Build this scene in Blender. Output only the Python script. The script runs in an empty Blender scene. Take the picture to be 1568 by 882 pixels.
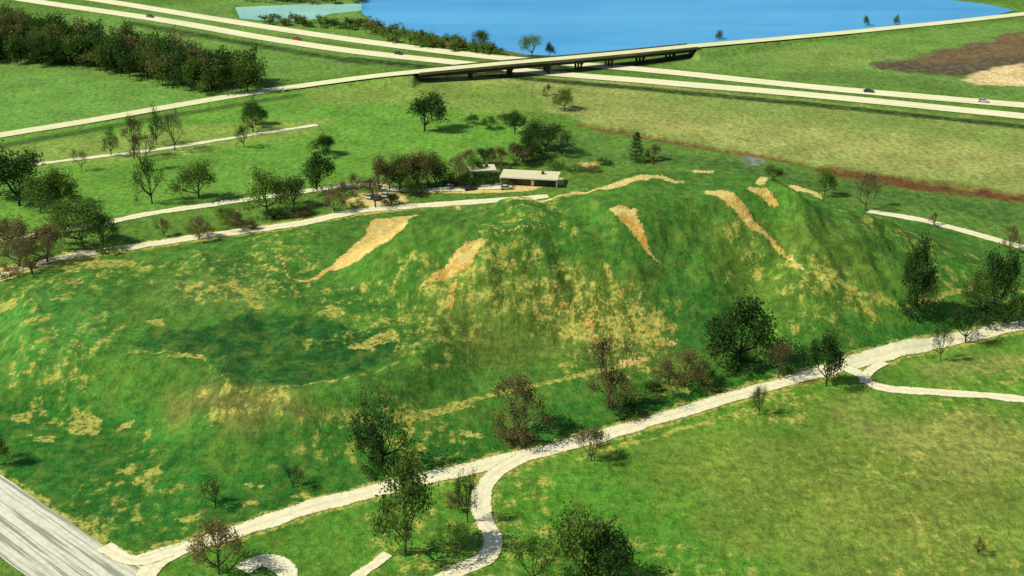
import bpy, math, random
import numpy as np
from mathutils import Vector
random.seed(7); rng=np.random.default_rng(7)
sc=bpy.context.scene

# ------------------------------------------------------------ camera / image pixels projected onto the ground
CAMH=160.0; PITCH=math.radians(22.5); F=2154.0
cam_d=bpy.data.cameras.new("camera"); cam=bpy.data.objects.new("camera",cam_d); sc.collection.objects.link(cam)
cam.location=(0,0,CAMH); cam.rotation_euler=(math.radians(90)-PITCH,0,0)
cam_d.sensor_width=36; cam_d.lens=36*F/1568.0; cam_d.clip_start=1; cam_d.clip_end=30000
sc.camera=cam
def ray(u,v):
    a=u-784.0; b=441.0-v
    return (a, b*math.sin(PITCH)+F*math.cos(PITCH), b*math.cos(PITCH)-F*math.sin(PITCH))
def P(u,v,h=0.0):
    d=ray(u,v); t=(h-CAMH)/d[2]
    return (d[0]*t,d[1]*t)

# ------------------------------------------------------------ noise + distance helpers
def h2(ix,iy,seed):
    n=(ix*374761393+iy*668265263+seed*982451653)&0xffffffff
    n=((n^(n>>13))*1274126177)&0xffffffff
    n=n^(n>>16)
    return (n&0xffffff)/float(0xffffff)
def vn(x,y,seed=0):
    xf=np.floor(x); yf=np.floor(y); ix=xf.astype(np.int64); iy=yf.astype(np.int64)
    fx=x-xf; fy=y-yf; fx=fx*fx*(3-2*fx); fy=fy*fy*(3-2*fy)
    a=h2(ix,iy,seed); b=h2(ix+1,iy,seed); c=h2(ix,iy+1,seed); d=h2(ix+1,iy+1,seed)
    return (a*(1-fx)+b*fx)*(1-fy)+(c*(1-fx)+d*fx)*fy
def fbm(x,y,seed=0,o=4):
    s=0;a=0.5;t=0
    for i in range(o):
        s=s+a*vn(x,y,seed+i*17); t+=a; a*=0.5; x=x*2.03+13.7; y=y*2.03+7.1
    return s/t
def sd_poly(x,y,poly):
    d=np.full(x.shape,1e18); ins=np.zeros(x.shape,bool); n=len(poly)
    for i in range(n):
        x0,y0=poly[i]; x1,y1=poly[(i+1)%n]
        ex,ey=x1-x0,y1-y0; L=ex*ex+ey*ey+1e-9
        t=np.clip(((x-x0)*ex+(y-y0)*ey)/L,0,1)
        d=np.minimum(d,(x-x0-ex*t)**2+(y-y0-ey*t)**2)
        if abs(ey)>1e-9:
            c=((y0>y)!=(y1>y))&(x<(x1-x0)*(y-y0)/(y1-y0)+x0)
            ins^=c
    d=np.sqrt(d); return np.where(ins,-d,d)
def d_line(x,y,pts,vals=None):
    d=np.full(x.shape,1e18); w=np.zeros(x.shape)
    for i in range(len(pts)-1):
        x0,y0=pts[i][:2]; x1,y1=pts[i+1][:2]
        ex,ey=x1-x0,y1-y0; L=ex*ex+ey*ey+1e-9
        t=np.clip(((x-x0)*ex+(y-y0)*ey)/L,0,1)
        q=(x-x0-ex*t)**2+(y-y0-ey*t)**2
        m=q<d
        if vals is not None: w=np.where(m,vals[i]*(1-t)+vals[i+1]*t,w)
        d=np.where(m,q,d)
    return np.sqrt(d),w

# ------------------------------------------------------------ terrain
def PP(l,h=0): return [P(u,v,h) for u,v in l]
MOUNDS=[ # top polygon, top height, slope, edge rounding
 (PP([(938,322),(1020,312),(1095,297),(1170,288),(1215,292),(1190,274),(1085,261),(985,262),(930,280),(900,302)],30),30,0.74,1.3),
 (PP([(636,328),(690,340),(745,350),(800,346),(900,332),(960,325),(985,285),(850,298),(700,313)],27),27,0.72,1.2),
 (PP([(1140,300),(1250,296),(1335,326),(1310,360),(1240,380),(1170,345)],20),20,0.55,3.0),
 (PP([(1300,350),(1375,348),(1440,385),(1410,425),(1330,430),(1260,400)],9),9,0.36,4.0),
 (PP([(130,402),(330,374),(560,330),(680,345),(760,430),(640,545),(560,582),(450,600),(352,596),(300,552),(195,540),(60,520),(40,450)],10),10,0.54,1.4),
 (PP([(-60,560),(200,560),(340,640),(420,690),(620,640),(760,600),(900,560),(700,450),(60,420),(-60,480)],3.2),3.2,0.16,6),
 (PP([(1200,400),(1330,345),(1400,350),(1500,405),(1480,435),(1370,462),(1200,500)],4),4,0.30,5),
 (PP([(700,520),(900,545),(1000,540),(1150,500),(1200,450),(800,400)],5),5,0.4,5),
]
BR=[(380,144,0),(450,134,0.3),(560,119,2.4),(640,110.5,4.4),(720,103,5.4),(780,97.5,5.8),(850,91.5,5.9),(900,87,5.7),(980,79.5,5.2),(1060,71.5,4.2),(1180,61,1.8),(1300,50,0.2),(1380,42,0)]
BRW=[P(u,v,h)+(h,) for u,v,h in BR]
LAKE=PP([(556,-8),(562,18),(585,36),(640,46),(700,56),(760,70),(810,80),(860,82),(930,78),(1010,71),(1100,60),(1220,51),(1330,44),(1430,34),(1500,25),(1548,14),(1500,4),(1410,-6),(1250,-32),(900,-60),(600,-60)])
POND=PP([(366,10),(372,26),(430,31),(480,27),(500,19),(545,15),(548,5),(470,6)])
DITCH=PP([(890,190),(940,200),(1000,210),(1080,224),(1150,234),(1230,248),(1300,265),(1380,277),(1460,286),(1568,300),(1800,340)])
def height(x,y):
    x=np.asarray(x,float); y=np.asarray(y,float)
    h=0.5*(fbm(x/70,y/70,3,2)-.5)
    wx=5*(fbm(x/16,y/16,21,3)-.5); wy=5*(fbm(x/16,y/16,31,3)-.5)
    hb=h.copy()
    for poly,top,sl,r in MOUNDS:
        d=sd_poly(x+wx,y+wy,poly)
        dd=(np.sqrt(d*d+r*r)+d)/2
        hm=top-sl*dd
        k=1.4
        h=0.5*(h+hm+np.sqrt((h-hm)**2+k*k))
    m=np.clip(np.minimum((h-hb-6)/8,(31-h)/5),0.14,1)*np.clip((h-hb)/3,0,1)
    h=h+m*(4.4*(fbm((x+.3*y)/9,y/24,5,4)-.5)+1.3*(fbm(x/2.8,y/5,8,3)-.5))+np.clip((h-hb)/3,0,1)*.5*(fbm(x/3,y/3,98,3)-.5)
    d,hv=d_line(x,y,BRW,[b[2] for b in BRW])
    span=np.clip((x-(BRW[3][0]-2))/10,0,1)*np.clip(((BRW[9][0]+2)-x)/10,0,1)
    emb=hv-0.35-np.maximum(d-6.0,0)*0.5-span*12
    emb=np.where(hv>0.05,emb,-99)
    h=np.maximum(h,emb)
    dl=sd_poly(x,y,LAKE); h=np.where(dl<6,h-1.6*np.clip((6-dl)/6,0,1),h)
    dl=sd_poly(x,y,POND); h=np.where(dl<4,h-1.2*np.clip((4-dl)/4,0,1),h)
    dd,_=d_line(x+wx*.6,y+wy*.6,DITCH); h=h-1.3*np.exp(-(dd/2.6)**2)
    return h
def G(u,v):
    d=np.array(ray(u,v)); L=np.linalg.norm(d); d=d/L
    ts=np.arange(200,1500,3.0)
    if d[2]>-0.05: return P(u,v)
    z=CAMH+d[2]*ts; hh=height(d[0]*ts,d[1]*ts)
    k=np.argmax(z<hh)
    if k==0: return P(u,v)
    t2=np.linspace(ts[k-1],ts[k],13); z=CAMH+d[2]*t2; hh=height(d[0]*t2,d[1]*t2)
    j=np.argmax(z<hh); t=t2[j]
    return (float(d[0]*t),float(d[1]*t))
def GG(l): return [G(u,v) for u,v in l]
def hz(x,y): return float(height(np.array([x]),np.array([y]))[0])

def geo(start,step,end,r=1.25):
    o=[];a=start;s=step
    while a<end: s*=r; a+=s; o.append(a)
    return o
xr=list(np.arange(0,205,0.9)); xr+=list(np.arange(xr[-1]+1.6,400,1.6)); xr+=geo(xr[-1],1.6,9000)
xs=np.array([-a for a in xr[:0:-1]]+xr)
ym=list(np.arange(205,500,0.9)); ym+=list(np.arange(ym[-1]+1.7,930,1.7)); ym+=geo(ym[-1],1.7,14000)
yn=[205-(a-0) for a in geo(0,0.9,1500)][::-1]
ys=np.array(yn+ym)
X,Y=np.meshgrid(xs,ys); nx,ny=len(xs),len(ys)
xf=X.ravel(); yf=Y.ravel(); zf=height(xf,yf)
i=np.arange(nx-1)[None,:]+nx*np.arange(ny-1)[:,None]; i=i.ravel()
faces=np.stack([i,i+1,i+nx+1,i+nx],1)
me=bpy.data.meshes.new("ground"); me.vertices.add(len(xf)); me.vertices.foreach_set("co",np.stack([xf,yf,zf],1).ravel())
me.loops.add(faces.size); me.loops.foreach_set("vertex_index",faces.ravel().astype(np.int32))
me.polygons.add(len(faces)); me.polygons.foreach_set("loop_start",(np.arange(len(faces))*4).astype(np.int32))
me.polygons.foreach_set("loop_total",np.full(len(faces),4,np.int32))
me.update(calc_edges=True); me.polygons.foreach_set("use_smooth",np.ones(len(faces),bool))
ground=bpy.data.objects.new("ground",me); sc.collection.objects.link(ground)

# ------------------------------------------------------------ painting of land cover
def lin(c): return np.array([((k/255.+.055)/1.055)**2.4 if k>10 else k/255./12.92 for k in c])
C=np.tile(lin((84,128,50)),(len(xf),1)); M=np.zeros((len(xf),3))
def ss(a): a=np.clip(a,0,1); return a*a*(3-2*a)
def bbox(pts,pad):
    a=np.array([p[:2] for p in pts]); return np.where((xf>a[:,0].min()-pad)&(xf<a[:,0].max()+pad)&(yf>a[:,1].min()-pad)&(yf<a[:,1].max()+pad))[0]
def warp(i,amp,sc_=8,seed=0):
    x=xf[i];y=yf[i]
    return x+amp*2*(fbm(x/sc_,y/sc_,seed+41,3)-.5), y+amp*2*(fbm(x/sc_,y/sc_,seed+57,3)-.5)
def zone(pix,col,fe=4,am=4,g=False,k=1.0):
    pts=GG(pix) if g else PP(pix)
    i=bbox(pts,fe+am+2); x,y=warp(i,am)
    w=ss((fe-sd_poly(x,y,pts))/(2*fe))[:,None]*k
    C[i]=C[i]*(1-w)+lin(col)*w
def zline(pix,col,hw=3,fe=2,am=1,g=False,k=1.0):
    pts=GG(pix) if g else PP(pix)
    i=bbox(pts,hw+fe+am+2); x,y=warp(i,am)
    d,_=d_line(x,y,pts); w=ss((hw+fe-d)/(2*fe))[:,None]*k
    C[i]=C[i]*(1-w)+lin(col)*w
def mpoly(ch,pix,val,fe=1.5,am=2,g=True,pale=0):
    pts=GG(pix) if g else PP(pix)
    i=bbox(pts,fe+am+2); x,y=warp(i,am,5,ch)
    w=ss((fe-sd_poly(x,y,pts))/(2*fe))
    M[i,ch]=np.maximum(M[i,ch],val*w)
    if pale: M[i,2]=np.maximum(M[i,2],pale*w)
def mline(ch,pix,hw,val,fe=1.0,am=1.2,g=True,pale=0):
    pts=GG(pix) if g else PP(pix)
    hws=hw if isinstance(hw,(list,tuple)) else [hw]*len(pts)
    i=bbox(pts,max(hws)+fe+am+2); x,y=warp(i,am,4,ch+5)
    d,w_=d_line(x,y,pts,hws); w=ss((w_+fe-d)/(2*fe))
    M[i,ch]=np.maximum(M[i,ch],val*w)
    if pale: M[i,2]=np.maximum(M[i,2],pale*w)

# broad zones
zone([(-300,60),(560,-20),(620,90),(430,130),(250,160),(-300,250)],(98,142,66))
zone([(-300,120),(0,110),(200,125),(330,150),(250,165),(0,210),(-300,250)],(100,152,70),fe=3)
zone([(-300,215),(0,212),(450,138),(640,118),(760,120),(800,170),(820,215),(700,260),(560,280),(400,300),(0,360),(-300,380)],(96,152,58))
zone([(0,225),(300,190),(520,180),(480,205),(250,240),(0,262)],(134,158,80),k=.7)
zone([(760,112),(1000,130),(1568,188),(1900,220),(1900,330),(1568,295),(1300,262),(1150,232),(1000,208),(890,185),(800,160),(640,122)],(138,156,88),fe=3)
zone([(640,125),(800,130),(850,165),(780,180),(640,160),(480,160),(470,140)],(116,148,70))
zone([(900,175),(1250,200),(1568,240),(1568,275),(1300,240),(1000,200)],(156,164,100),k=.7,fe=6,am=10)
zone([(980,140),(1300,165),(1568,200),(1568,222),(1250,190),(1000,160)],(118,146,76),k=.8,fe=6,am=10)
zone([(1100,78),(1350,55),(1568,30),(1900,20),(1900,200),(1568,155),(1200,122),(980,100),(1060,82)],(102,144,68),fe=3)
zone([(1160,80),(1300,70),(1400,82),(1330,105),(1180,100)],(122,152,78),k=.7)
zone([(1200,112),(1330,108),(1568,140),(1568,152),(1200,122)],(82,122,58),k=.8)
zone([(1330,100),(1400,88),(1480,68),(1568,48),(1750,35),(1750,110),(1568,108),(1470,118),(1400,112)],(84,74,70),fe=3,am=6)
zone([(1390,92),(1480,70),(1568,50),(1700,42),(1700,70),(1568,82),(1450,98)],(116,92,70),fe=4,am=6,k=.7)
zone([(1472,122),(1500,108),(1568,98),(1750,90),(1750,140),(1568,132),(1500,131)],(218,200,155),fe=2,am=3)
zone([(830,195),(1000,225),(1150,245),(1300,275),(1568,310),(1900,360),(1900,470),(1568,375),(1340,325),(1180,275),(980,258),(860,262)],(82,126,54),fe=3)
zone([(1000,232),(1200,262),(1568,318),(1568,345),(1250,290),(1000,250)],(60,104,44),fe=4,am=6,k=.8)
zone([(1135,240),(1165,238),(1175,250),(1145,256)],(120,130,128),fe=2,am=2)
# mound and its surroundings
zone([(-200,470),(0,430),(130,398),(560,326),(700,320),(960,268),(1100,258),(1340,322),(1568,380),(1700,420),(1700,480),(1568,495),(1300,560),(1000,640),(700,720),(370,810),(200,850),(0,720),(-200,640)],(66,118,42),g=True,fe=3,am=1)
zone([(-100,640),(60,600),(200,640),(330,720),(560,700),(760,640),(1000,600),(1250,540),(1450,490),(1560,490),(1300,560),(1000,640),(700,720),(370,810),(200,850),(0,720)],(42,106,36),g=True,fe=5,am=4)
zone([(310,500),(400,480),(520,495),(615,510),(615,545),(540,572),(450,595),(352,590),(310,545),(200,535),(230,505)],(34,90,34),g=True,fe=1.6,am=2)
zone([(300,385),(420,400),(440,430),(560,440),(600,480),(480,470),(320,430)],(46,100,36),g=True,fe=4,am=4,k=.8)
zone([(250,420),(420,425),(430,470),(300,480),(230,460)],(88,128,58),g=True,fe=5,am=6,k=.8)
zone([(1050,330),(1300,340),(1370,440),(1340,490),(1200,480),(1090,420)],(88,126,48),g=True,fe=5,am=4,k=.8)
zone([(660,420),(1040,420),(1060,560),(900,560),(640,520)],(92,116,48),g=True,fe=7,am=6,k=.75)
zone([(760,360),(940,345),(1060,340),(1090,420),(1000,440),(860,400)],(58,112,42),g=True,fe=5,am=5,k=.8)
zone([(1010,430),(1110,440),(1140,520),(1040,540),(1000,480)],(46,112,44),g=True,fe=4,am=4,k=.8)
zone([(1380,370),(1490,400),(1470,440),(1400,460),(1400,400)],(66,130,44),g=True,fe=5,am=4,k=.7)
zone([(260,600),(460,600),(520,640),(380,660),(280,650)],(120,118,66),g=True,fe=5,am=5,k=.75)
zone([(0,450),(180,460),(190,520),(60,600),(0,590)],(66,132,54),g=True,fe=6,am=6,k=.7)
zone([(200,600),(300,640),(300,690),(230,680),(180,640)],(58,130,48),g=True,fe=4,am=5,k=.7)
zone([(360,660),(560,640),(640,670),(560,720),(400,740)],(48,114,40),g=True,fe=6,am=5,k=.6)
# right-hand meadow in front
zone([(760,700),(960,662),(1300,572),(1400,605),(1568,618),(1900,640),(1900,1200),(600,1200),(700,882),(760,840)],(88,136,46),fe=2,am=2)
zone([(1030,690),(1200,655),(1420,640),(1700,660),(1700,860),(1500,1000),(1250,900),(1100,800),(1000,740)],(110,136,56),fe=12,am=14,k=.85)
zone([(1300,620),(1568,640),(1650,720),(1450,730),(1320,680)],(136,144,80),fe=9,am=12,k=.7)
zone([(1250,760),(1568,740),(1568,790),(1300,820)],(122,138,62),fe=9,am=12,k=.6)
zone([(780,740),(950,700),(1050,800),(1150,900),(800,900)],(70,134,40),fe=9,am=8,k=.8)
zone([(1340,560),(1568,510),(1750,480),(1750,610),(1400,598)],(92,142,50),fe=3,am=2)
zone([(1400,560),(1568,545),(1568,575),(1430,585)],(142,152,88),fe=3,am=4,k=.6)
zone([(200,865),(370,815),(700,730),(735,760),(735,840),(600,882),(500,1000),(150,1000)],(78,132,44),fe=2,am=2)
# dark green verge with painted shadow line by the interstate; painted shade under bridge
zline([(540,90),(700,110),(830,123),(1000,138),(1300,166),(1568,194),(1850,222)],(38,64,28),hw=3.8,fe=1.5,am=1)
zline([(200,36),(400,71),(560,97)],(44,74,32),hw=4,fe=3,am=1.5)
zline([(330,45),(600,80),(760,98)],(92,124,50),hw=4,fe=3)
zline([(620,124),(700,115),(780,109),(860,104)],(34,44,24),hw=4,fe=2)  # shade below the overpass, painted into the ground colour
zline([(0,224),(250,180),(450,147)],(62,100,42),hw=3.4,fe=2)
zline([(900,102),(980,98),(1060,86)],(36,48,26),hw=5,fe=2)  # painted shade again, right-hand part of the overpass
zline([(890,190),(1000,211),(1080,225),(1150,235),(1230,249)],(112,86,58),hw=2.6,fe=1.2,am=1.0)
zline([(1270,262),(1380,280),(1460,290),(1568,304),(1750,335)],(100,66,44),hw=6.5,fe=2.5,am=2)
zline([(580,42),(700,62),(810,88),(930,86),(1060,72)],(88,98,54),hw=5,fe=3,am=3)
C*=np.array([1.24,1.10,0.95])

# dry / bare masks
M[:,0]=0.14
i=bbox(GG([(0,430),(1500,430),(1300,560),(200,850),(0,700)]),20)
M[i,0]=0.14+0.28*ss((fbm(xf[i]/22,yf[i]/22,77,3)-.42)*4)
mpoly(0,[(690,380),(800,350),(900,400),(1040,480),(1050,530),(930,550),(820,520),(700,480),(620,470)],0.46,5,6)
mpoly(0,[(830,450),(940,460),(1050,500),(1040,530),(930,540),(850,520)],0.56,4,5)
mpoly(0,[(1060,320),(1140,330),(1300,420),(1360,480),(1330,500),(1150,440)],0.45,5,4)
mpoly(0,[(1270,410),(1370,460),(1340,500),(1180,470),(1190,440)],0.52,4,4)
mpoly(0,[(330,430),(400,420),(410,455),(340,465),(260,455),(250,430)],0.52,3,4)
mpoly(0,[(270,610),(440,590),(480,640),(320,660)],0.46,4,4)
mpoly(0,[(0,520),(100,500),(140,580),(0,600)],0.42,4,4)
mpoly(0,[(1080,690),(1568,650),(1568,800),(1200,850),(1050,780)],0.32,12,12,g=False)
mpoly(0,[(900,160),(1568,225),(1568,280),(1000,200)],0.36,8,8,g=False)
for a in [[(528,527),(560,520),(600,505),(610,515),(590,528),(535,535)],[(487,478),(510,466),(533,480),(500,487)],[(230,488),(255,486),(250,500),(232,498)],
          [(255,538),(300,540),(310,548),(255,548)],[(920,405),(935,400),(945,425),(930,425)],[(120,628),(160,640),(150,675),(90,660)],[(48,665),(90,670),(80,682),(50,678)],
          [(180,716),(212,718),(205,730),(180,728)],[(220,722),(245,710),(255,725),(225,735)],[(370,742),(408,738),(405,748),(375,748)],[(368,768),(398,766),(396,776),(370,778)],
          [(436,757),(466,753),(468,761),(438,764)],[(262,793),(300,786),(306,796),(270,800)],[(20,635),(60,630),(50,645),(15,645)],[(380,458),(405,462),(400,474),(385,470)],
          [(0,455),(20,460),(18,475),(0,478)],[(640,630),(720,612),(730,622),(650,640)],[(10,572),(48,570),(44,578),(15,580)],[(700,660),(742,662),(738,672),(705,670)],
          [(60,395),(150,390),(155,402),(70,405)],[(120,400),(210,402),(205,410),(130,412)],[(180,650),(205,645),(200,660),(182,662)]]:
    mpoly(0,a,0.80,1.0,1.8)
mline(0,[(195,540),(270,540),(310,546),(345,578),(350,594),(400,604),(490,586),(560,574),(620,552)],0.7,0.68,1.2,1.0)
mline(0,[(620,642),(680,628),(750,606),(870,579),(930,565),(990,550)],0.9,1.0,0.9,0.5)
mline(0,[(1380,470),(1430,458),(1490,440)],1.0,0.85,1.0,1)
mline(0,[(1230,415),(1300,440),(1380,470)],0.8,0.85,1,.8)
mline(0,[(1120,400),(1110,440)],0.6,0.7,1,.8)
mline(0,[(1300,430),(1345,495)],0.8,0.75,1,.8)
# bare earth scars
mpoly(1,[(640,328),(600,333),(555,362),(520,395),(500,412),(525,411),(560,390),(600,366),(625,346)],0.82,1.0,0.8,pale=.55)
mline(1,[(510,408),(485,425),(465,432),(443,426),(436,408),(425,388),(400,375)],[1.2,.9,.7,.5,.5,.4,.3],0.78,0.8,.6,pale=.4)
mpoly(1,[(748,368),(715,368),(692,392),(655,425),(630,450),(690,425),(722,408)],0.70,1.1,1.0,pale=.25)
mline(1,[(735,375),(712,395)],1.6,0.9,1.3,1,pale=.8)
mline(1,[(700,420),(692,445),(688,470)],1.2,0.60,1.3,1,pale=.1)
mline(1,[(952,324),(968,340),(982,362),(992,384),(1012,404)],[3.0,2.4,1.5,0.8,0.4],0.82,0.8,.6,pale=.1)
mpoly(1,[(932,320),(975,320),(972,330),(945,330)],0.9,.8,.5,pale=.9)
mline(1,[(1105,297),(1132,318),(1150,340),(1180,368),(1228,412)],[2.4,2.4,1.6,0.9,0.7],0.78,0.9,.6,pale=.3)
mline(1,[(1085,295),(1120,299)],1.4,0.85,0.8,.5,pale=.9)
mline(1,[(1150,290),(1170,296),(1187,312)],[1.4,2.2,1.4],0.78,0.8,.5,pale=.3)
mline(1,[(1165,281),(1215,286),(1250,297),(1290,316)],[1.6,2.2,1.6,0.9],0.8,0.8,.5,pale=.85)
mline(1,[(830,302),(880,296),(930,288),(965,276)],[1,1.2,1.6,2],0.8,1.2,1,pale=.9)
mline(1,[(960,278),(1000,270),(1045,279)],[2,3,1],0.62,2.2,2.5,pale=.95)
mline(1,[(700,316),(790,304),(880,296)],[1,1.3,1.3],0.75,1.2,1,pale=.9)
mline(1,[(560,328),(640,318),(700,314)],1.2,0.7,1.2,1,pale=.7)
mpoly(1,[(1058,260),(1095,262),(1090,266),(1060,265)],0.8,1.5,.5,pale=.9)
mpoly(1,[(885,485),(910,490),(915,515),(930,535),(912,530),(895,505)],0.60,1.5,1.8,pale=.1)
mpoly(1,[(850,455),(870,462),(885,485),(865,480)],0.58,1.2,1.5,pale=.1)
mpoly(1,[(1000,520),(1040,515),(1045,530),(1005,535)],0.44,1.5,1.8,pale=.2)
mpoly(1,[(945,550),(985,545),(990,556),(950,562)],0.8,1.0,1,pale=.8)
mpoly(1,[(740,350),(800,345),(830,360),(760,362)],0.44,1.5,1.5,pale=.1)
mpoly(1,[(580,440),(600,430),(605,420),(590,445)],0.5,1.0,1.0)
mpoly(1,[(820,420),(1000,440),(1040,520),(900,540),(800,480)],0.33,4,4)

# roads ------------------------------------------------------------
def cr(pts,step):
    pts=[np.array(p,float) for p in pts]; out=[]
    pts=[2*pts[0]-pts[1]]+pts+[2*pts[-1]-pts[-2]]
    for k in range(1,len(pts)-2):
        a,b,c,d=pts[k-1:k+3]; n=max(1,int(np.linalg.norm((c-b)[:2])/step))
        for j in range(n):
            t=j/n; out.append(0.5*((2*b)+(c-a)*t+(2*a-5*b+4*c-d)*t*t+(3*b-a-3*c+d)*t**3))
    out.append(pts[-2]); return np.array(out)
def ribbon(name,pts,width,off,mat,step=2.0,jit=0.0,nseg=4,seed=0,parent=None,shift=0.0):
    p=cr(pts,step); t=np.gradient(p[:,:2],axis=0); t/=np.linalg.norm(t,axis=1)[:,None]+1e-9
    nrm=np.stack([-t[:,1],t[:,0]],1); s=np.concatenate([[0],np.cumsum(np.linalg.norm(np.diff(p[:,:2],axis=0),axis=1))])
    wl=width/2+jit*(fbm(s/5,s*0,seed,4)-.5)*2; wr=width/2+jit*(fbm(s/5,s*0+9,seed+3,4)-.5)*2
    V=[];UV=[]
    for k in range(nseg+1):
        f=k/nseg; o=-wl*(1-f)+wr*f+shift
        q=p[:,:2]+nrm*o[:,None]
        z=(p[:,2]+off) if p.shape[1]>2 else np.maximum(height(q[:,0],q[:,1]),height(q[:,0]+.5,q[:,1]+.5))+off
        V.append(np.column_stack([q,z])); UV.append(np.column_stack([np.full(len(s),f),s]))
    n=len(p); V=np.concatenate(V); UV=np.concatenate(UV)
    Fc=[(k*n+j,(k+1)*n+j,(k+1)*n+j+1,k*n+j+1) for k in range(nseg) for j in range(n-1)]
    m=bpy.data.meshes.new(name); m.from_pydata(V.tolist(),[],Fc); m.update()
    if m.polygons[0].normal.z<0: m.flip_normals()
    uvl=m.uv_layers.new(name="UVMap"); li=np.empty(len(m.loops),np.int32); m.loops.foreach_get("vertex_index",li)
    uvl.data.foreach_set("uv",UV[li].ravel()); m.polygons.foreach_set("use_smooth",np.ones(len(m.polygons),bool))
    m.materials.append(mat); o=bpy.data.objects.new(name,m); sc.collection.objects.link(o)
    if parent: o.parent=parent
    return o

# ------------------------------------------------------------ materials
def newmat(n):
    m=bpy.data.materials.new(n); m.use_nodes=True; nt=m.node_tree; b=nt.nodes["Principled BSDF"]; b.inputs["Roughness"].default_value=.9
    b.inputs["Specular IOR Level"].default_value=.15
    return m,nt,b
def N(nt,t,**k):
    n=nt.nodes.new(t)
    for a,v in k.items(): setattr(n,a,v)
    return n
def noise(nt,vec,scale,detail=5,rough=.55):
    n=N(nt,"ShaderNodeTexNoise"); n.inputs["Scale"].default_value=scale; n.inputs["Detail"].default_value=detail; n.inputs["Roughness"].default_value=rough
    nt.links.new(vec,n.inputs["Vector"]); return n.outputs[0]
def math_(nt,op,a,b=None,c=None,clamp=False):
    n=N(nt,"ShaderNodeMath",operation=op); n.use_clamp=clamp
    for k,v in enumerate((a,b,c)):
        if v is None: continue
        if isinstance(v,(int,float)): n.inputs[k].default_value=v
        else: nt.links.new(v,n.inputs[k])
    return n.outputs[0]
def mr(nt,v,a,b,c,d,smooth=False):
    n=N(nt,"ShaderNodeMapRange"); n.interpolation_type='SMOOTHSTEP' if smooth else 'LINEAR'
    nt.links.new(v,n.inputs[0])
    for k,x in enumerate((a,b,c,d)): n.inputs[k+1].default_value=x
    return n.outputs[0]
def mix(nt,f,a,b,mode='MIX'):
    n=N(nt,"ShaderNodeMixRGB",blend_type=mode)
    for k,v in enumerate((f,a,b)):
        if isinstance(v,(int,float)): n.inputs[k].default_value=v
        elif isinstance(v,(tuple,list,np.ndarray)): n.inputs[k].default_value=(*v[:3],1)
        else: nt.links.new(v,n.inputs[k])
    return n.outputs[0]

gm,nt,b=newmat("ground_cover"); L=nt.links
pos=N(nt,"ShaderNodeNewGeometry").outputs["Position"]
mac=N(nt,"ShaderNodeAttribute",attribute_name="macro").outputs["Color"]
mk=N(nt,"ShaderNodeAttribute",attribute_name="mask").outputs["Color"]
sep=N(nt,"ShaderNodeSeparateColor"); L.new(mk,sep.inputs[0])
mp=N(nt,"ShaderNodeMapping"); mp.inputs["Scale"].default_value=(1,.33,.33); mp.inputs["Rotation"].default_value=(0,0,.15); L.new(pos,mp.inputs[0])
n1=noise(nt,pos,0.45,8,.62); n2=noise(nt,pos,0.05,5,.6); n3=noise(nt,pos,2.0,4,.65); n4=noise(nt,pos,0.24,8,.7); n5=noise(nt,pos,0.9,6,.7); n6=noise(nt,mp.outputs[0],.45,7,.7); n7=noise(nt,mp.outputs[0],1.5,5,.7)
f=math_(nt,'MULTIPLY',mr(nt,n2,.3,.7,.74,1.24),mr(nt,n1,.3,.7,.55,1.42))
f=math_(nt,'MULTIPLY',f,mr(nt,n3,.3,.7,.66,1.34))
cc=N(nt,"ShaderNodeCombineColor")
for k in range(3): L.new(f,cc.inputs[k])
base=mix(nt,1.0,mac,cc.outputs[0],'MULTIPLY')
base=mix(nt,mr(nt,n4,.42,.68,0,.45,True),base,lin((132,150,58)))
base=mix(nt,mr(nt,n6,.38,.5,.5,0,True),base,mix(nt,1.0,mac,(.36,.5,.5),'MULTIPLY'))
dn=math_(nt,'ADD',math_(nt,'MULTIPLY',math_(nt,'SUBTRACT',n4,.5),1.2),math_(nt,'MULTIPLY',math_(nt,'SUBTRACT',n6,.5),1.0))
dryf=mr(nt,math_(nt,'ADD',sep.outputs[0],dn),.42,.60,0,.9,True)
dryf=math_(nt,'MULTIPLY',dryf,mr(nt,n5,.38,.54,.12,1,True))
dryc=mix(nt,mr(nt,n1,.35,.65,0,1),lin((154,158,66)),lin((204,192,96)))
base=mix(nt,dryf,base,dryc)
bn=math_(nt,'ADD',math_(nt,'MULTIPLY',math_(nt,'SUBTRACT',n5,.5),1.2),math_(nt,'MULTIPLY',math_(nt,'SUBTRACT',n7,.5),1.4))
baref=mr(nt,math_(nt,'ADD',sep.outputs[1],bn),.4,.58,0,1,True)
bc=mix(nt,sep.outputs[2],lin((206,154,62)),lin((230,218,138)))
bc=mix(nt,mr(nt,n7,.4,.65,0,.6),bc,lin((170,132,52)))
bc=mix(nt,mr(nt,n1,.48,.66,0,.7),bc,lin((236,220,146)))
base=mix(nt,baref,base,bc)
L.new(base,b.inputs["Base Color"])
bp=N(nt,"ShaderNodeBump"); bp.inputs["Strength"].default_value=.9; bp.inputs["Distance"].default_value=.8
L.new(math_(nt,'ADD',n1,math_(nt,'MULTIPLY',n3,.4)),bp.inputs["Height"]); L.new(bp.outputs[0],b.inputs["Normal"])
me.materials.append(gm)

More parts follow.
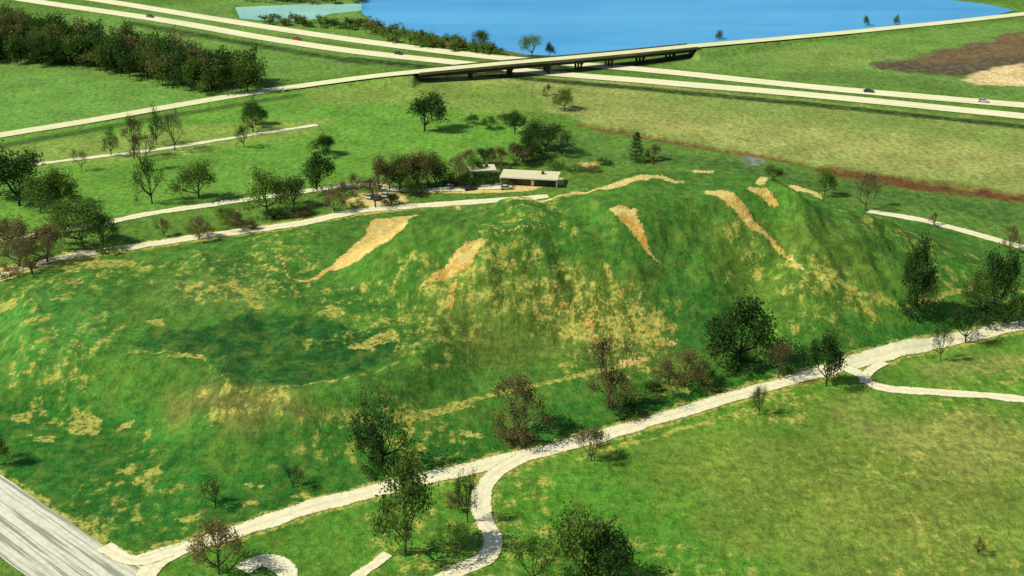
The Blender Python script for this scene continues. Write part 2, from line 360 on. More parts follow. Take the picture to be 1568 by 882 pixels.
def surf(name,c1,c2,scale=1.0,streak=False,c3=None,verge=None):
    m,nt,b=newmat(name); L=nt.links
    pos=N(nt,"ShaderNodeNewGeometry").outputs["Position"]
    a=noise(nt,pos,scale,6,.65); col=mix(nt,mr(nt,a,.35,.65,0,1),lin(c1),lin(c2))
    if streak:
        uv=N(nt,"ShaderNodeUVMap").outputs[0]; mp=N(nt,"ShaderNodeMapping"); mp.inputs["Scale"].default_value=(22,.02,1); L.new(uv,mp.inputs[0])
        s=noise(nt,mp.outputs[0],1.0,3,.6); col=mix(nt,mr(nt,s,.46,.60,0,.85,True),col,lin(c3))
    if verge:   # grass creeping in from both edges
        uv=N(nt,"ShaderNodeUVMap").outputs[0]; sx=N(nt,"ShaderNodeSeparateXYZ"); L.new(uv,sx.inputs[0])
        e=math_(nt,'MULTIPLY',math_(nt,'ABSOLUTE',math_(nt,'SUBTRACT',sx.outputs[0],.5)),2.0)
        q=math_(nt,'ADD',e,math_(nt,'MULTIPLY',math_(nt,'SUBTRACT',noise(nt,pos,1.3,5,.7),.5),1.2))
        col=mix(nt,mr(nt,q,.84,1.08,0,1,True),col,lin(verge))
        col=mix(nt,mr(nt,e,.0,.3,.22,0,True),col,lin((170,162,110)))
    L.new(col,b.inputs["Base Color"])
    bp=N(nt,"ShaderNodeBump"); bp.inputs["Strength"].default_value=.3; bp.inputs["Distance"].default_value=.1; L.new(a,bp.inputs["Height"]); L.new(bp.outputs[0],b.inputs["Normal"])
    return m
M_gravel=surf("pale_gravel",(222,214,172),(240,234,198),.8,verge=(116,140,60))
M_conc=surf("old_concrete",(204,202,178),(226,224,204),.5,True,(132,136,116))
M_inter=surf("concrete_pavement",(232,228,180),(242,238,198),.1,True,(205,202,158))
M_chip=surf("chip_seal_road",(214,214,162),(228,226,182),.3)
M_dark=surf("dark_girder",(46,42,32),(70,62,46),.8)  # dark tone for girders, pier caps and columns
M_bconc=surf("bridge_concrete",(120,114,82),(150,144,108),.8)
M_paint=surf("road_paint",(235,230,205),(240,238,220),1)
M_roof=surf("pale_roof",(205,198,156),(225,218,180),.6)
M_wall=surf("brown_wall",(78,58,42),(96,74,54),1.2)
M_white=surf("white_trim",(215,212,200),(228,226,216),1)
mg,ntg,bg=newmat("window_glass"); bg.inputs["Base Color"].default_value=(.02,.025,.03,1); bg.inputs["Roughness"].default_value=.1; bg.inputs["Specular IOR Level"].default_value=.5
mt,_,bt=newmat("rubber"); bt.inputs["Base Color"].default_value=(.02,.02,.02,1)

I_FAR=[(-60,-34),(60,-14),(160,2),(330,30),(500,56),(640,75),(780,91),(980,107),(1200,130),(1400,148),(1568,162),(1850,186)]
I_NEAR=[(-120,-30),(40,0),(250,32),(400,58),(540,79),(700,97),(830,112),(1000,126),(1300,152),(1568,179),(1850,206)]
for k,l in enumerate((I_FAR,I_NEAR)):
    r=ribbon("interstate_carriageway",PP(l),9.5,0.25,M_inter,4,0.15,seed=k)
    for sft in (-3.6,3.6): ribbon("edge_line",PP(l),.15,0.262,M_paint,6,nseg=1,parent=r,shift=sft)
PATH=[(206,866),(235,853),(290,838),(370,815),(480,780),(600,750),(700,725),(790,703),(880,681),(960,659),(1100,617),(1200,589),(1300,564),(1400,540),(1500,517),(1568,500),(1700,468)]
ribbon("gravel_path",PP(PATH),5.0,0.10,M_gravel,1.5,0.7,nseg=6,seed=3)
ribbon("gravel_path",PP([(222,905),(226,880),(248,858),(290,840)]),4.4,0.14,M_gravel,1.2,0.6,seed=15)
ribbon("gravel_path",PP([(160,838),(190,856),(225,860),(262,848)]),3.4,0.17,M_gravel,1.2,0.5,seed=16)
BRA=[(800,702),(765,722),(742,748),(736,775),(745,805),(756,832),(742,856),(690,882),(600,930)]
ribbon("gravel_path",PP(BRA),4.2,0.13,M_gravel,1.2,0.7,nseg=6,seed=4)
ribbon("gravel_path",PP([(1290,567),(1318,577),(1332,590),(1360,598),(1400,601),(1480,605),(1568,613),(1700,628)]),3.8,0.13,M_gravel,1.2,0.7,seed=5)
ribbon("gravel_path",PP([(1324,590),(1324,580),(1334,570),(1352,559)]),2.8,0.16,M_gravel,1.0,0.4,seed=6)
ribbon("gravel_path",PP([(420,930),(440,885),(425,862),(395,862),(370,875)]),5.0,0.12,M_gravel,1.2,1.2,seed=7)
ribbon("gravel_path",PP([(520,905),(560,872),(595,850)]),2.8,0.12,M_gravel,1.2,0.9,seed=8)
ribbon("gravel_path",PP([(-120,470),(0,432),(60,410),(100,396),(200,380),(290,366),(440,346),(520,330),(570,321),(700,312),(840,302)]),5.2,0.12,M_gravel,1.5,1.0,seed=9)
ribbon("gravel_path",PP([(-120,382),(0,368),(120,350),(240,326),(380,306),(480,291),(560,284),(620,292),(700,290),(780,286)]),4.6,0.15,M_gravel,1.5,1.0,seed=10)
ribbon("gravel_path",PP([(50,252),(150,240),(250,228),(350,212),(485,191)]),3.2,0.12,M_gravel,2,0.8,seed=11)
ribbon("gravel_path",PP([(1330,325),(1400,338),(1480,358),(1568,381),(1750,425)]),4.4,0.12,M_gravel,1.5,0.6,seed=12)
mline(1,[(540,310),(560,300),(600,298),(610,306),(570,312)],4,0.8,2,2,g=False,pale=.95)
mpoly(1,[(640,294),(700,284),(760,280),(870,272),(860,284),(800,294),(700,298)],0.8,1.5,1.5,g=False,pale=.95)
mpoly(1,[(0,415),(60,405),(80,415),(40,432),(0,442)],0.8,1.5,1.5,g=False,pale=.95)
mpoly(1,[(880,248),(920,246),(925,254),(890,258)],0.6,2,2,g=False,pale=.4)
mpoly(1,[(90,388),(150,380),(150,396),(95,402)],0.6,1.5,1.5,g=False,pale=.8)
mline(0,PATH,4.2,0.64,1.5,1.0,g=False)
mline(0,BRA,3,0.6,1.2,1.0,g=False)
mline(0,[(-120,470),(0,432),(100,396),(290,366),(440,346),(570,321)],4.5,0.75,2,1,g=False)
mline(0,[(880,700),(1000,672),(1150,630)],1.5,0.7,2,2,g=False)
# country road with bridge
CR0=[P(-250,250)+(0,),P(0,208)+(0,),P(130,187)+(0,),P(250,166)+(0,)]+BRW[0:]+[P(1450,35)+(0,),P(1568,22)+(0,),P(1750,2)+(0,)]
CRp=[(a[0],a[1],a[2]+0.25) for a in CR0]
ribbon("country_road",CRp,7.4,0.12,M_chip,3,0.1,seed=20)
# left trunk road
def off_line(pts,o):
    p=np.array(pts); t=np.gradient(p,axis=0); t/=np.linalg.norm(t,axis=1)[:,None]; n=np.stack([-t[:,1],t[:,0]],1)
    return [tuple(q) for q in p+n*o]
a=np.array(P(0,728)); c=np.array(P(185,855)); dr=(c-a)/np.linalg.norm(c-a)
edge=[tuple(a+dr*s) for s in (-260,-120,-40,0,20,45,90,180)]
q=np.array(P(0,852)); nrm=np.array([-dr[1],dr[0]]); wid=abs(np.dot(q-a,nrm)); sg=np.sign(np.dot(q-a,nrm))
hw=ribbon("trunk_road",off_line(edge,sg*wid/2),wid,0.08,M_conc,2,0.4,nseg=8,seed=30)
for o_ in (-.02,.02): ribbon("centre_line",off_line(edge,sg*(wid/2)+o_*12),.14,.095,M_paint,3,nseg=1,parent=hw)
mline(0,[(-20,720),(185,850)],2.5,0.6,1.5,1,g=False)

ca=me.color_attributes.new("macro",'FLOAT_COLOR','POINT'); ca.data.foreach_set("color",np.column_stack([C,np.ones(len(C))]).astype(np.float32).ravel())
ca=me.color_attributes.new("mask",'FLOAT_COLOR','POINT'); ca.data.foreach_set("color",np.column_stack([M,np.ones(len(C))]).astype(np.float32).ravel())

# ------------------------------------------------------------ water
def water(name,poly,z,c1,c2,rough=.25,grow=3):
    m,nt,b=newmat(name+"_surface"); L=nt.links; pos=N(nt,"ShaderNodeNewGeometry").outputs["Position"]
    mp=N(nt,"ShaderNodeMapping"); mp.inputs["Scale"].default_value=(.3,1,1); L.new(pos,mp.inputs[0])
    a=noise(nt,mp.outputs[0],.02,5,.6); L.new(mix(nt,mr(nt,a,.35,.65,0,1),lin(c1),lin(c2)),b.inputs["Base Color"])
    w=noise(nt,mp.outputs[0],.8,4,.6); bp=N(nt,"ShaderNodeBump"); bp.inputs["Strength"].default_value=.3; bp.inputs["Distance"].default_value=.25
    L.new(w,bp.inputs["Height"]); L.new(bp.outputs[0],b.inputs["Normal"]); b.inputs["Roughness"].default_value=rough; b.inputs["Specular IOR Level"].default_value=.3
    p=np.array(poly); c=p.mean(0); d=p-c; L_=np.linalg.norm(d,axis=1)[:,None]; p=c+d*(1+grow/L_)
    me_=bpy.data.meshes.new(name); me_.from_pydata([(x,y,z) for x,y in p],[],[list(range(len(p)))]); me_.update()
    if me_.polygons[0].normal.z<0: me_.flip_normals()
    me_.materials.append(m); o=bpy.data.objects.new(name,me_); sc.collection.objects.link(o)
water("lake",LAKE,-0.75,(64,158,216),(88,178,230))
water("pond",POND,-0.6,(135,195,185),(165,215,200))

# ------------------------------------------------------------ bridge
def mesh_obj(name,V,Fc,mats,parent=None,mi=None):
    m=bpy.data.meshes.new(name); m.from_pydata(V,[],Fc); 
    for k in mats: m.materials.append(k)
    if mi is not None: m.polygons.foreach_set("material_index",np.array(mi,np.int32))
    m.update(); o=bpy.data.objects.new(name,m); sc.collection.objects.link(o)
    if parent: o.parent=parent
    return o
def empty(name,loc=(0,0,0),rz=0):
    e=bpy.data.objects.new(name,None); e.location=loc; e.rotation_euler=(0,0,rz); sc.collection.objects.link(e); return e
def box(name,cx,cy,cz,sx,sy,sz,mat,parent,rz=0):
    V=[(x*sx/2,y*sy/2,z*sz/2) for x in(-1,1) for y in(-1,1) for z in(-1,1)]
    o=mesh_obj(name,V,[(0,1,3,2),(4,6,7,5),(0,4,5,1),(2,3,7,6),(0,2,6,4),(1,5,7,3)],[mat],parent)
    o.location=(cx,cy,cz); o.rotation_euler=(0,0,rz)
    bv=o.modifiers.new("b",'BEVEL'); bv.width=.04; bv.segments=1
    return o
bridge=empty("highway_overpass_bridge")
pb=cr(BRW[3:10],4.0)
tt=np.gradient(pb[:,:2],axis=0); tt/=np.linalg.norm(tt,axis=1)[:,None]; nn=np.stack([-tt[:,1],tt[:,0]],1)
def beam(name,o0,o1,z0,z1,mat):
    V=[];Fc=[]
    for k in range(len(pb)):
        for (o,z) in ((o0,z0),(o1,z0),(o1,z1),(o0,z1)):
            V.append((pb[k,0]+nn[k,0]*o,pb[k,1]+nn[k,1]*o,pb[k,2]+z))
    for k in range(len(pb)-1):
        for j in range(4): Fc.append((k*4+j,k*4+(j+1)%4,k*4+4+(j+1)%4,k*4+4+j))
    Fc.append((0,1,2,3)); e=len(V); Fc.append((e-1,e-2,e-3,e-4))
    mesh_obj(name,V,Fc,[mat],bridge)
beam("deck",-4.6,4.6,-0.3,0.30,M_bconc)
for o in (-4.0,-1.4,1.4,4.0): beam("girder",o-.3,o+.3,-1.7,-0.31,M_dark)
beam("parapet",-4.6,-4.4,0.31,.85,M_bconc); beam("parapet",4.4,4.6,0.31,.85,M_bconc)
S=np.concatenate([[0],np.cumsum(np.linalg.norm(np.diff(pb[:,:2],axis=0),axis=1))])
for fr in (.15,.28,.40,.52,.64,.76,.88):
    k=int(np.searchsorted(S,fr*S[-1])); k=min(k,len(pb)-1); x,y,z=pb[k]; g=hz(x,y); rz=math.atan2(tt[k,1],tt[k,0])
    box("pier_cap",x,y,z-2.05,1.0,8.6,.66,M_dark,bridge,rz)
    for o in (-3,0,3):
        box("pier_column",x+nn[k,0]*o,y+nn[k,1]*o,(g-.5+z-2.4)/2,.8,.8,(z-2.4)-(g-.5),M_dark,bridge,rz)

# ------------------------------------------------------------ trees
def leafmat(name,c1,c2,c3):
    m,nt,b=newmat(name); L=nt.links
    tc=N(nt,"ShaderNodeTexCoord").outputs["Object"]; oi=N(nt,"ShaderNodeObjectInfo").outputs["Random"]
    a=noise(nt,tc,.45,4,.6); a2=noise(nt,tc,3.0,2,.6)
    col=mix(nt,mr(nt,a,.38,.62,0,1,True),lin(c1),lin(c2)); col=mix(nt,mr(nt,a2,.45,.7,0,.7),col,lin(c3))
    v=mr(nt,oi,0,1,.8,1.25); hs=N(nt,"ShaderNodeHueSaturation"); L.new(col,hs.inputs["Color"]); L.new(v,hs.inputs["Value"])
    L.new(hs.outputs[0],b.inputs["Base Color"])
    tr=N(nt,"ShaderNodeBsdfTranslucent"); L.new(hs.outputs[0],tr.inputs[0]); mx=N(nt,"ShaderNodeMixShader"); mx.inputs[0].default_value=.35
    L.new(b.outputs[0],mx.inputs[1]); L.new(tr.outputs[0],mx.inputs[2]); L.new(mx.outputs[0],nt.nodes["Material Output"].inputs[0])
    return m
LM={'green':leafmat("young_green_leaves",(70,98,36),(96,128,50),(134,156,74)),
    'dark':leafmat("dark_green_leaves",(42,72,30),(62,98,40),(92,124,56)),
    'brown':leafmat("brown_buds",(98,96,54),(128,120,70),(164,152,98)),
    'bright':leafmat("bright_green_leaves",(84,126,42),(112,152,56),(144,174,78))}
M_bark=surf("bark",(78,70,54),(106,96,76),2.0)
M_barkd=surf("dark_bark",(42,40,30),(66,60,46),2.0)

def skeleton(r,H,spread,depth,nl,trunkf,upt):
    segs=[];tips=[]
    def rec(p,d,l,rad,lev):
        n=2; q=p
        for k in range(n):
            d2=(d+Vector((r.uniform(-.22,.22),r.uniform(-.22,.22),r.uniform(-.05,.16)))).normalized(); q2=q+d2*l/n
            segs.append((q,q2,rad*(1-.3*k/n),rad*(1-.3*(k+1)/n),lev)); q=q2; d=d2
            if lev>=2: tips.append((q.copy(),lev))
        if lev>=depth: return
        for k in range(r.choice((3,3,4)) if lev<3 else 3):
            ax=Vector((r.gauss(0,1),r.gauss(0,1),r.gauss(0,.7)+upt)).normalized()
            nd=(d*.75+ax*spread).normalized()
            rec(q,nd,l*r.uniform(.58,.82),rad*.56,lev+1)
    trunk_top=Vector((r.uniform(-.3,.3),r.uniform(-.3,.3),H*trunkf)); R=H*.022
    segs.append((Vector((0,0,-.4)),trunk_top*.5,R*1.3,R,0)); segs.append((trunk_top*.5,trunk_top,R,R*.9,0))
    for k in range(nl):
        a=k/nl*6.28+r.uniform(-.4,.4); e=r.uniform(.12,1.0) if k<nl-1 else 1.4
        rec(trunk_top*r.uniform(.7,1),Vector((math.cos(a)*math.cos(e),math.sin(a)*math.cos(e),math.sin(e))),H*.24*r.uniform(.8,1.15),R*.6,1)
    return segs,tips
def tube(segs,sides=4,minr=.03):
    V=[];Fc=[]
    for p,q,r0,r1,lev in segs:
        d=(q-p); 
        if d.length<1e-4: continue
        d.normalize(); u=d.orthogonal().normalized(); w=d.cross(u); n=sides+1 if lev<2 else 3; s=len(V)
        r0=max(r0,minr); r1=max(r1,minr)
        for (c,rr) in ((p,r0),(q,r1)):
            for k in range(n):
                a=6.283*k/n; V.append(tuple(c+(u*math.cos(a)+w*math.sin(a))*rr))
        for k in range(n): Fc.append((s+k,s+(k+1)%n,s+n+(k+1)%n,s+n+k))
    return V,Fc
def leaves(cent,size,r):
    n=len(cent); a=r.normal(size=(n,3)); a/=np.linalg.norm(a,axis=1)[:,None]; c=r.normal(size=(n,3)); b_=np.cross(a,c); b_/=np.linalg.norm(b_,axis=1)[:,None]
    s=size*r.uniform(.55,1.3,size=(n,1)); 
    return np.stack([cent-a*s,cent-b_*s*.6,cent+a*s,cent+b_*s*.6],1).reshape(-1,3)
def norm_tree(Vb,Vl,H):
    A=np.array(Vb); allv=np.concatenate([A,Vl]) if len(Vl) else A
    top=np.percentile(allv[:,2],99.7); k=H/top; wd=np.percentile(np.hypot(allv[:,0],allv[:,1]),96)*2
    kx=H/wd
    sc3=np.array([kx,kx,k]); 
    return A*sc3,(Vl*sc3 if len(Vl) else Vl)
PROTO={}
def make_tree(key,leaf,bark,seed,nleaf=2600,lsize=.26,spread=.6,depth=4,nl=6,trunkf=.15,upt=.2,clump=.5,sides=4):
    r=random.Random(seed); rr=np.random.default_rng(seed); H=12.0
    segs,tips=skeleton(r,H,spread,depth,nl,trunkf,upt)
    Vb,Fb=tube(segs,sides,.03)
    T=np.array([list(t[0]) for t in tips]); idx=rr.integers(0,len(T),nleaf)
    keep=rr.random(len(T))<.8; idx=idx[keep[idx]]
    cent=T[idx]+rr.normal(size=(len(idx),3))*clump
    cent[:,2]=np.maximum(cent[:,2],.4)
    A,Vl=norm_tree(Vb,cent,H)
    Lv=leaves(Vl,lsize,rr)
    V=np.concatenate([A,Lv]); n0=len(A); nq=len(Lv)//4
    Fc=Fb+[(n0+4*k,n0+4*k+1,n0+4*k+2,n0+4*k+3) for k in range(nq)]
    m=bpy.data.meshes.new(key); m.from_pydata(V.tolist(),[],Fc); m.materials.append(bark); m.materials.append(LM[leaf])
    m.polygons.foreach_set("material_index",np.array([0]*len(Fb)+[1]*nq,np.int32)); m.update()
    PROTO.setdefault(key,[]).append(m)
for s in (1,2,3): make_tree('leafy','green',M_bark,s,4200,.27,clump=.75)
for s in (11,12,13): make_tree('dark','dark',M_barkd,s,4600,.28,clump=.75)
for s in (21,22,23): make_tree('brown','brown',M_bark,s,4200,.21,clump=.6,trunkf=.1)
for s in (31,32,33): make_tree('sparse','dark',M_barkd,s,2000,.24,clump=.7,depth=4)
for s in (41,42): make_tree('bare','brown',M_bark,s,1500,.17,clump=.6,depth=5,nl=5)
for s in (51,52): make_tree('bright','bright',M_bark,s,3000,.24,clump=.7)
for s in (61,): make_tree('shrub','green',M_bark,s,1500,.4,clump=.8,trunkf=.06,depth=3,nl=7)
for s in (71,): make_tree('dshrub','dark',M_barkd,s,1500,.4,clump=.8,trunkf=.06,depth=3,nl=7)
for s in (81,): make_tree('bshrub','brown',M_bark,s,1500,.36,clump=.8,trunkf=.06,depth=3,nl=7)
def cedar():
    rr=np.random.default_rng(5); n=2600; z=rr.uniform(.06,1,n)**1.0*12; R=(1-z/12)**.45*3.2*(.7+.3*np.sin(z*4)); a=rr.uniform(0,6.28,n); q=np.sqrt(rr.uniform(.25,1,n))*R
    c=np.column_stack([np.cos(a)*q,np.sin(a)*q,z]); c[:,:2]*=12/6.4
    Vb,Fb=tube([(Vector((0,0,-.4)),Vector((0,0,6)),.3,.18,0),(Vector((0,0,6)),Vector((0,0,11.6)),.18,.05,0)]); Lv=leaves(c,.3,rr); n0=len(Vb)
    Fc=Fb+[(n0+4*k,n0+4*k+1,n0+4*k+2,n0+4*k+3) for k in range(n)]
    m=bpy.data.meshes.new('cedar'); m.from_pydata(list(Vb)+Lv.tolist(),[],Fc); m.materials.append(M_barkd); m.materials.append(LM['dark'])
    m.polygons.foreach_set("material_index",np.array([0]*len(Fb)+[1]*n,np.int32)); m.update(); PROTO['cedar']=[m]
cedar()
NAMES={'leafy':'leafy_tree','dark':'oak_tree','brown':'budding_tree','sparse':'sparse_tree','bare':'bare_tree','bright':'spring_green_tree','shrub':'shrub','dshrub':'shrub','bshrub':'shrub','cedar':'cedar_tree'}
cnt=0
def T(kind,u,v,hp,wp):
    global cnt
    x,y=G(u,v); z=hz(x,y); sl=math.sqrt(x*x+y*y+(CAMH-z)**2); dep=math.asin((CAMH-z)/sl)
    H=hp*sl/F/math.cos(dep)*.95; W=wp*sl/F*1.08; ms=PROTO[kind]; m=ms[cnt%len(ms)]; cnt+=1
    o=bpy.data.objects.new(NAMES[kind],m); o.location=(x,y,z); o.rotation_euler=(0,0,random.uniform(0,6.28)); o.scale=(W/12,W/12,H/12); sc.collection.objects.link(o)
TREES=[('sparse',585,712,118,85),('dark',572,716,70,45),('brown',788,665,92,100),('brown',938,628,60,70),('bare',932,625,115,80),('brown',1048,592,58,80),('sparse',1075,590,36,60),
('dark',1132,556,102,92),('sparse',1100,540,60,50),('bare',1192,580,62,55),('dark',1265,592,82,52),('sparse',1162,636,46,28),('brown',905,706,55,52),('leafy',620,850,148,92),
('brown',335,880,86,84),('sparse',330,776,46,42),('sparse',448,747,34,32),('leafy',900,905,125,120),('bright',815,900,80,90),('dark',930,910,105,70),('bright',700,850,50,50),
('dark',1403,474,112,50),('leafy',1410,474,60,50),('dark',1522,486,105,52),('leafy',1500,470,60,50),('sparse',1478,525,58,44),('sparse',1440,552,55,26),('leafy',1560,500,50,44),('sparse',716,800,82,36),
('brown',1545,384,40,30),('sparse',1497,850,28,18),('leafy',-6,712,60,40),
('dark',650,201,58,60),('sparse',388,202,52,38),('dark',392,192,36,34),('sparse',374,226,36,24),('sparse',240,222,60,30),('bare',268,231,64,36),('bare',205,242,66,40),('sparse',170,238,46,28),('bare',218,262,60,44),('sparse',233,312,74,44),
('dark',495,238,33,40),('dark',485,292,60,48),('leafy',305,304,60,64),('leafy',408,328,72,66),('leafy',450,316,50,50),('dark',30,315,84,90),('leafy',62,326,60,60),('leafy',95,322,62,56),('leafy',0,300,70,80),('leafy',128,378,70,84),('leafy',160,372,50,50),
('brown',305,366,36,44),('brown',252,362,28,24),('brown',370,352,28,44),('brown',512,326,42,36),('leafy',345,345,30,40),('brown',582,294,60,50),('leafy',612,292,55,50),('brown',640,290,60,54),('leafy',668,286,54,50),('brown',700,280,44,40),('leafy',725,270,34,26),('bare',575,318,50,50),('brown',540,300,36,40),('dark',625,288,50,44),('dark',656,286,48,40),('dark',596,290,44,40),
('brown',30,408,72,80),('brown',72,402,60,66),('bare',50,420,60,70),('brown',8,385,50,60),('leafy',100,352,44,50),
('dark',835,232,46,62),('dark',815,240,44,40),('sparse',860,238,40,40),('dark',788,205,34,34),('leafy',750,198,22,26),('leafy',775,192,20,26),('leafy',725,190,16,24),('leafy',865,168,34,34),('brown',838,146,18,16),('cedar',974,249,48,30),('brown',790,252,34,50),('brown',765,256,32,36),('dark',742,252,28,30),('brown',718,252,24,26),('brown',1000,246,26,34),('dark',800,248,30,50),
('leafy',1262,300,44,30),('bare',1325,322,56,46),('leafy',1184,276,24,34),('leafy',1372,42,20,9),('leafy',1326,42,18,10),('bright',815,88,36,34),('dark',842,86,22,14),('leafy',735,76,30,34),('leafy',700,72,20,26),('leafy',1102,62,16,12),('brown',1430,345,20,16),('bare',125,262,34,22),
('dark',735,268,10,30),('dark',752,280,18,30),('leafy',772,284,14,24),('dark',716,284,20,30)]
for t in TREES: T(*t)
for (u,v,h,w,k) in [(690,282,12,22,'dshrub'),(712,286,16,30,'dshrub'),(735,282,18,34,'dshrub'),(756,276,14,24,'bshrub'),(880,262,10,24,'shrub'),(905,262,10,26,'bshrub'),(925,252,12,24,'shrub'),(850,258,14,30,'shrub'),(545,318,14,26,'bshrub'),(600,312,16,30,'dshrub'),(640,300,16,30,'dshrub'),(420,335,16,40,'dshrub'),(460,330,14,34,'bshrub'),
  (1000,600,16,30,'dshrub'),(960,635,20,50,'dshrub'),(1130,565,18,60,'dshrub'),(580,722,20,50,'dshrub'),(790,672,14,60,'bshrub'),(1400,475,16,50,'dshrub'),(1520,490,22,60,'dshrub'),(700,775,20,40,'bshrub'),(15,425,20,40,'bshrub'),(300,355,12,30,'bshrub'),(170,385,14,40,'shrub')]: T(k,u,v,h,w)

# masses --------------------------------------------------
def mass(name,items,leaf,nl=420,ls=.5,seed=0):
    rr=np.random.default_rng(seed); VL=[];VB=[];FB=[]
    for (x,y,H,W) in items:
        z=hz(x,y); k=rr.integers(6,10); cc_=rr.normal(size=(k,3))*np.array([.2,.2,.16])+np.array([0,0,.55]); cc_[:,2]=np.clip(cc_[:,2],.2,.85)
        idx=rr.integers(0,k,nl); c=cc_[idx]+rr.normal(size=(nl,3))*np.array([.12,.12,.1]); c=c*np.array([W,W,H])
        c[:,2]=np.clip(c[:,2],.05*H,None); VL.append(leaves(c+np.array([x,y,z]),ls,rr))
        segs=[(Vector((0,0,-.3)),Vector((0,0,H*.5)),.22,.12,0)]+[(Vector((0,0,H*.3)),Vector((q[0]*W,q[1]*W,q[2]*H)),.1,.04,3) for q in cc_]
        a,f_=tube(segs,3,.05); n0=len(VB); VB+= [(p[0]+x,p[1]+y,p[2]+z) for p in a]; FB+=[tuple(i_+n0 for i_ in g) for g in f_]
    L_=np.concatenate(VL); n0=len(VB); nq=len(L_)//4
    V=VB+L_.tolist(); Fc=FB+[(n0+4*k,n0+4*k+1,n0+4*k+2,n0+4*k+3) for k in range(nq)]
    mesh_obj(name,V,Fc,[M_barkd]+leaf,None,[0]*len(FB)+list(1+np.repeat(rr.integers(0,len(leaf),len(items)),nl)))
def scatter(poly,n,hr,wr,seed):
    r=random.Random(seed); P_=np.array(poly); out=[]
    lo=P_.min(0); hi=P_.max(0); k=0
    while len(out)<n and k<20000:
        k+=1; x=r.uniform(lo[0],hi[0]); y=r.uniform(lo[1],hi[1])
        if sd_poly(np.array([x]),np.array([y]),poly)[0]<0: out.append((x,y,r.uniform(*hr),r.uniform(*wr)))
    return out
lf=[LM['green'],LM['brown'],LM['green'],LM['dark'],LM['dark']]
W1=PP([(-250,45),(0,50),(120,68),(230,88),(330,112),(392,126),(398,142),(340,146),(260,136),(130,106),(0,98),(-250,92)])
mass("distant_woods",scatter(W1,480,(10,18),(8,14),1),lf,460,.55,1)
W2=PP([(565,40),(640,62),(700,72),(770,80),(770,86),(690,80),(600,66),(560,48)])
mass("shoreline_shrubs",scatter(W2,75,(3,8),(4,8),2),[LM['green'],LM['bright'],LM['brown']],200,.4,2)
W3=PP([(400,30),(480,36),(560,40),(560,48),(480,42),(400,38)])
mass("shoreline_shrubs",scatter(W3,40,(2.5,6),(4,7),3),lf,180,.4,3)
W4=PP([(-300,-60),(300,-35),(600,-75),(1200,-62),(1568,-30),(2000,-40),(2000,-60),(1200,-80),(600,-90),(-300,-80)])
mass("distant_woods",scatter(W4,160,(9,14),(10,18),4),lf,120,1.0,4)
W5=PP([(370,0),(550,-4),(560,4),(400,6)])
mass("shoreline_shrubs",scatter(W5,40,(3,7),(5,8),5),lf,180,.4,5)

# ------------------------------------------------------------ visitor centre
def building(name,u,v,w,d,h,rz):
    x,y=P(u,v); e=empty(name,(x,y,hz(x,y)),rz)
    box("walls",0,0,h/2,w,d,h,M_wall,e)
    box("roof",0,0,h+.25,w+3,d+3,.4,M_roof,e); box("fascia",0,-d/2-1.53,h+.12,w+3,.06,.5,M_white,e)
    n=int(w//3)
    for k in range(n):
        box("window",-w/2+1.6+k*(w-3.2)/max(1,n-1),-d/2-.01,h*.55,1.7,.08,1.5,mg,e); box("window",-w/2+1.6+k*(w-3.2)/max(1,n-1),d/2+.01,h*.55,1.7,.08,1.5,mg,e)
    box("door",w*.02+.9,-d/2-.05,1.05,1.1,.12,2.1,M_white,e)
    for k in (-1,1): box("porch_post",k*(w/2+1.2),-d/2-1.2,h/2,.2,.2,h,M_white,e)
    box("chimney",w*.25,d*.1,h+.9,1,1,1.2,M_wall,e)
building("visitor_centre",812,281,18,6,3.0,math.radians(-9))
building("park_office",738,270,7,4,2.8,math.radians(8))

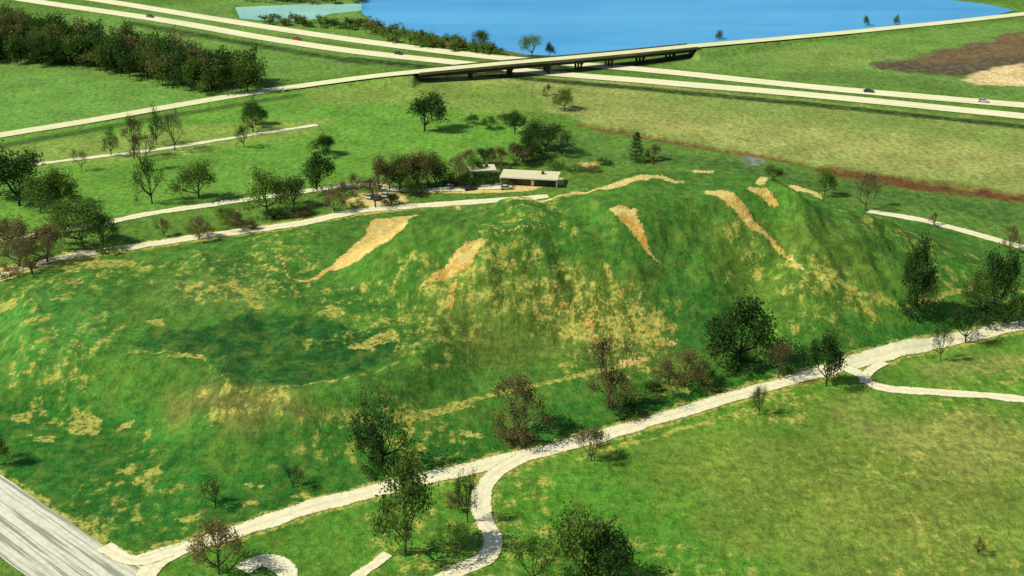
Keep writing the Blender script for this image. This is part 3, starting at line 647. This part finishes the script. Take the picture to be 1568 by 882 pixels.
# ------------------------------------------------------------ cars
mp_,ntp,bp_=newmat("car_paint"); oi=N(ntp,"ShaderNodeObjectInfo"); ntp.links.new(oi.outputs["Color"],bp_.inputs["Base Color"]); bp_.inputs["Roughness"].default_value=.35; bp_.inputs["Specular IOR Level"].default_value=.5
def carmesh():
    V=[];Fc=[];mi=[]
    prof=[(-2.3,.35),(-2.35,.75),(-1.7,.92),(1.1,.95),(2.2,.85),(2.35,.6),(2.3,.35)]
    def ext(pr,w0,w1,mat):
        s=len(V); n=len(pr)
        for sgn in (-1,1):
            for (x,z) in pr: V.append((x,sgn*(w0 if z<1 else w1),z))
        Fc.append(tuple(range(s,s+n))); Fc.append(tuple(range(s+2*n-1,s+n-1,-1))); mi.extend([mat]*2)
        for k in range(n): Fc.append((s+k,s+n+k,s+n+(k+1)%n,s+(k+1)%n)); mi.append(mat)
    ext(prof,.92,.92,0)
    ext([(-1.75,.94),(-1.2,1.38),(.45,1.38),(1.05,.955)],.84,.66,1)
    ext([(-1.15,1.385),(-1.1,1.43),(.35,1.43),(.42,1.385)],.68,.66,0)
    for x in (-1.45,1.45):
        for y in (-.9,.74):
            s=len(V)
            for yy in (y,y+.2):
                for k in range(10): a=.6283*k; V.append((x+.34*math.cos(a),yy-.02,.34+.34*math.sin(a)))
            for k in range(10): Fc.append((s+k,s+(k+1)%10,s+10+(k+1)%10,s+10+k)); mi.append(2)
            Fc.append(tuple(range(s,s+10))); Fc.append(tuple(range(s+19,s+9,-1))); mi.extend([2,2])
    m=bpy.data.meshes.new("car"); m.from_pydata(V,[],Fc)
    for q in (mp_,mg,mt): m.materials.append(q)
    m.polygons.foreach_set("material_index",np.array(mi,np.int32)); m.update(); return m
CM=carmesh()
def car(u,v,rz,col,name="parked_car",dz=.1):
    x,y=G(u,v); o=bpy.data.objects.new(name,CM); o.location=(x,y,hz(x,y)+dz); o.rotation_euler=(0,0,math.radians(rz)); o.color=(*col,1); sc.collection.objects.link(o)
car(698,283,60,(.5,.02,.02)); car(688,288,70,(.6,.6,.58)); car(566,303,80,(.6,.6,.6)); car(578,305,80,(.05,.1,.25)); car(590,301,80,(.7,.68,.6)); car(601,304,75,(.3,.05,.04)); car(720,291,20,(.04,.05,.05)); car(775,290,10,(.6,.6,.55))
for u,v,a,c in [(1330,142,-18,(.05,.06,.08)),(1505,157,-18,(.6,.6,.6)),(610,84,-30,(.05,.05,.05)),(455,62,-30,(.4,.05,.04)),(230,27,-32,(.1,.1,.1))]: car(u,v,a,c,"moving_car",.28)

# ------------------------------------------------------------ light
el=math.radians(47); tx,ty=1.0,.25; l=math.hypot(tx,ty)
tr=Vector((tx/l*math.cos(el),ty/l*math.cos(el),-math.sin(el)))
sd=bpy.data.lights.new("sun",'SUN'); sd.energy=4.4; sd.angle=math.radians(.5); sd.color=(1,.96,.80)
so=bpy.data.objects.new("sun",sd); so.rotation_euler=tr.to_track_quat('-Z','Y').to_euler(); so.location=(-200,0,300); sc.collection.objects.link(so)
w=bpy.data.worlds.new("World"); sc.world=w; w.use_nodes=True; nt=w.node_tree; bg_=nt.nodes["Background"]; sk=nt.nodes.new("ShaderNodeTexSky"); sk.sky_type='NISHITA'; sk.sun_disc=False
sk.sun_elevation=el; sk.sun_rotation=math.atan2(-tx,-ty)%(2*math.pi); nt.links.new(sk.outputs[0],bg_.inputs[0]); bg_.inputs[1].default_value=.085
sc.view_settings.view_transform='Standard'; sc.view_settings.look='None'; sc.view_settings.exposure=0
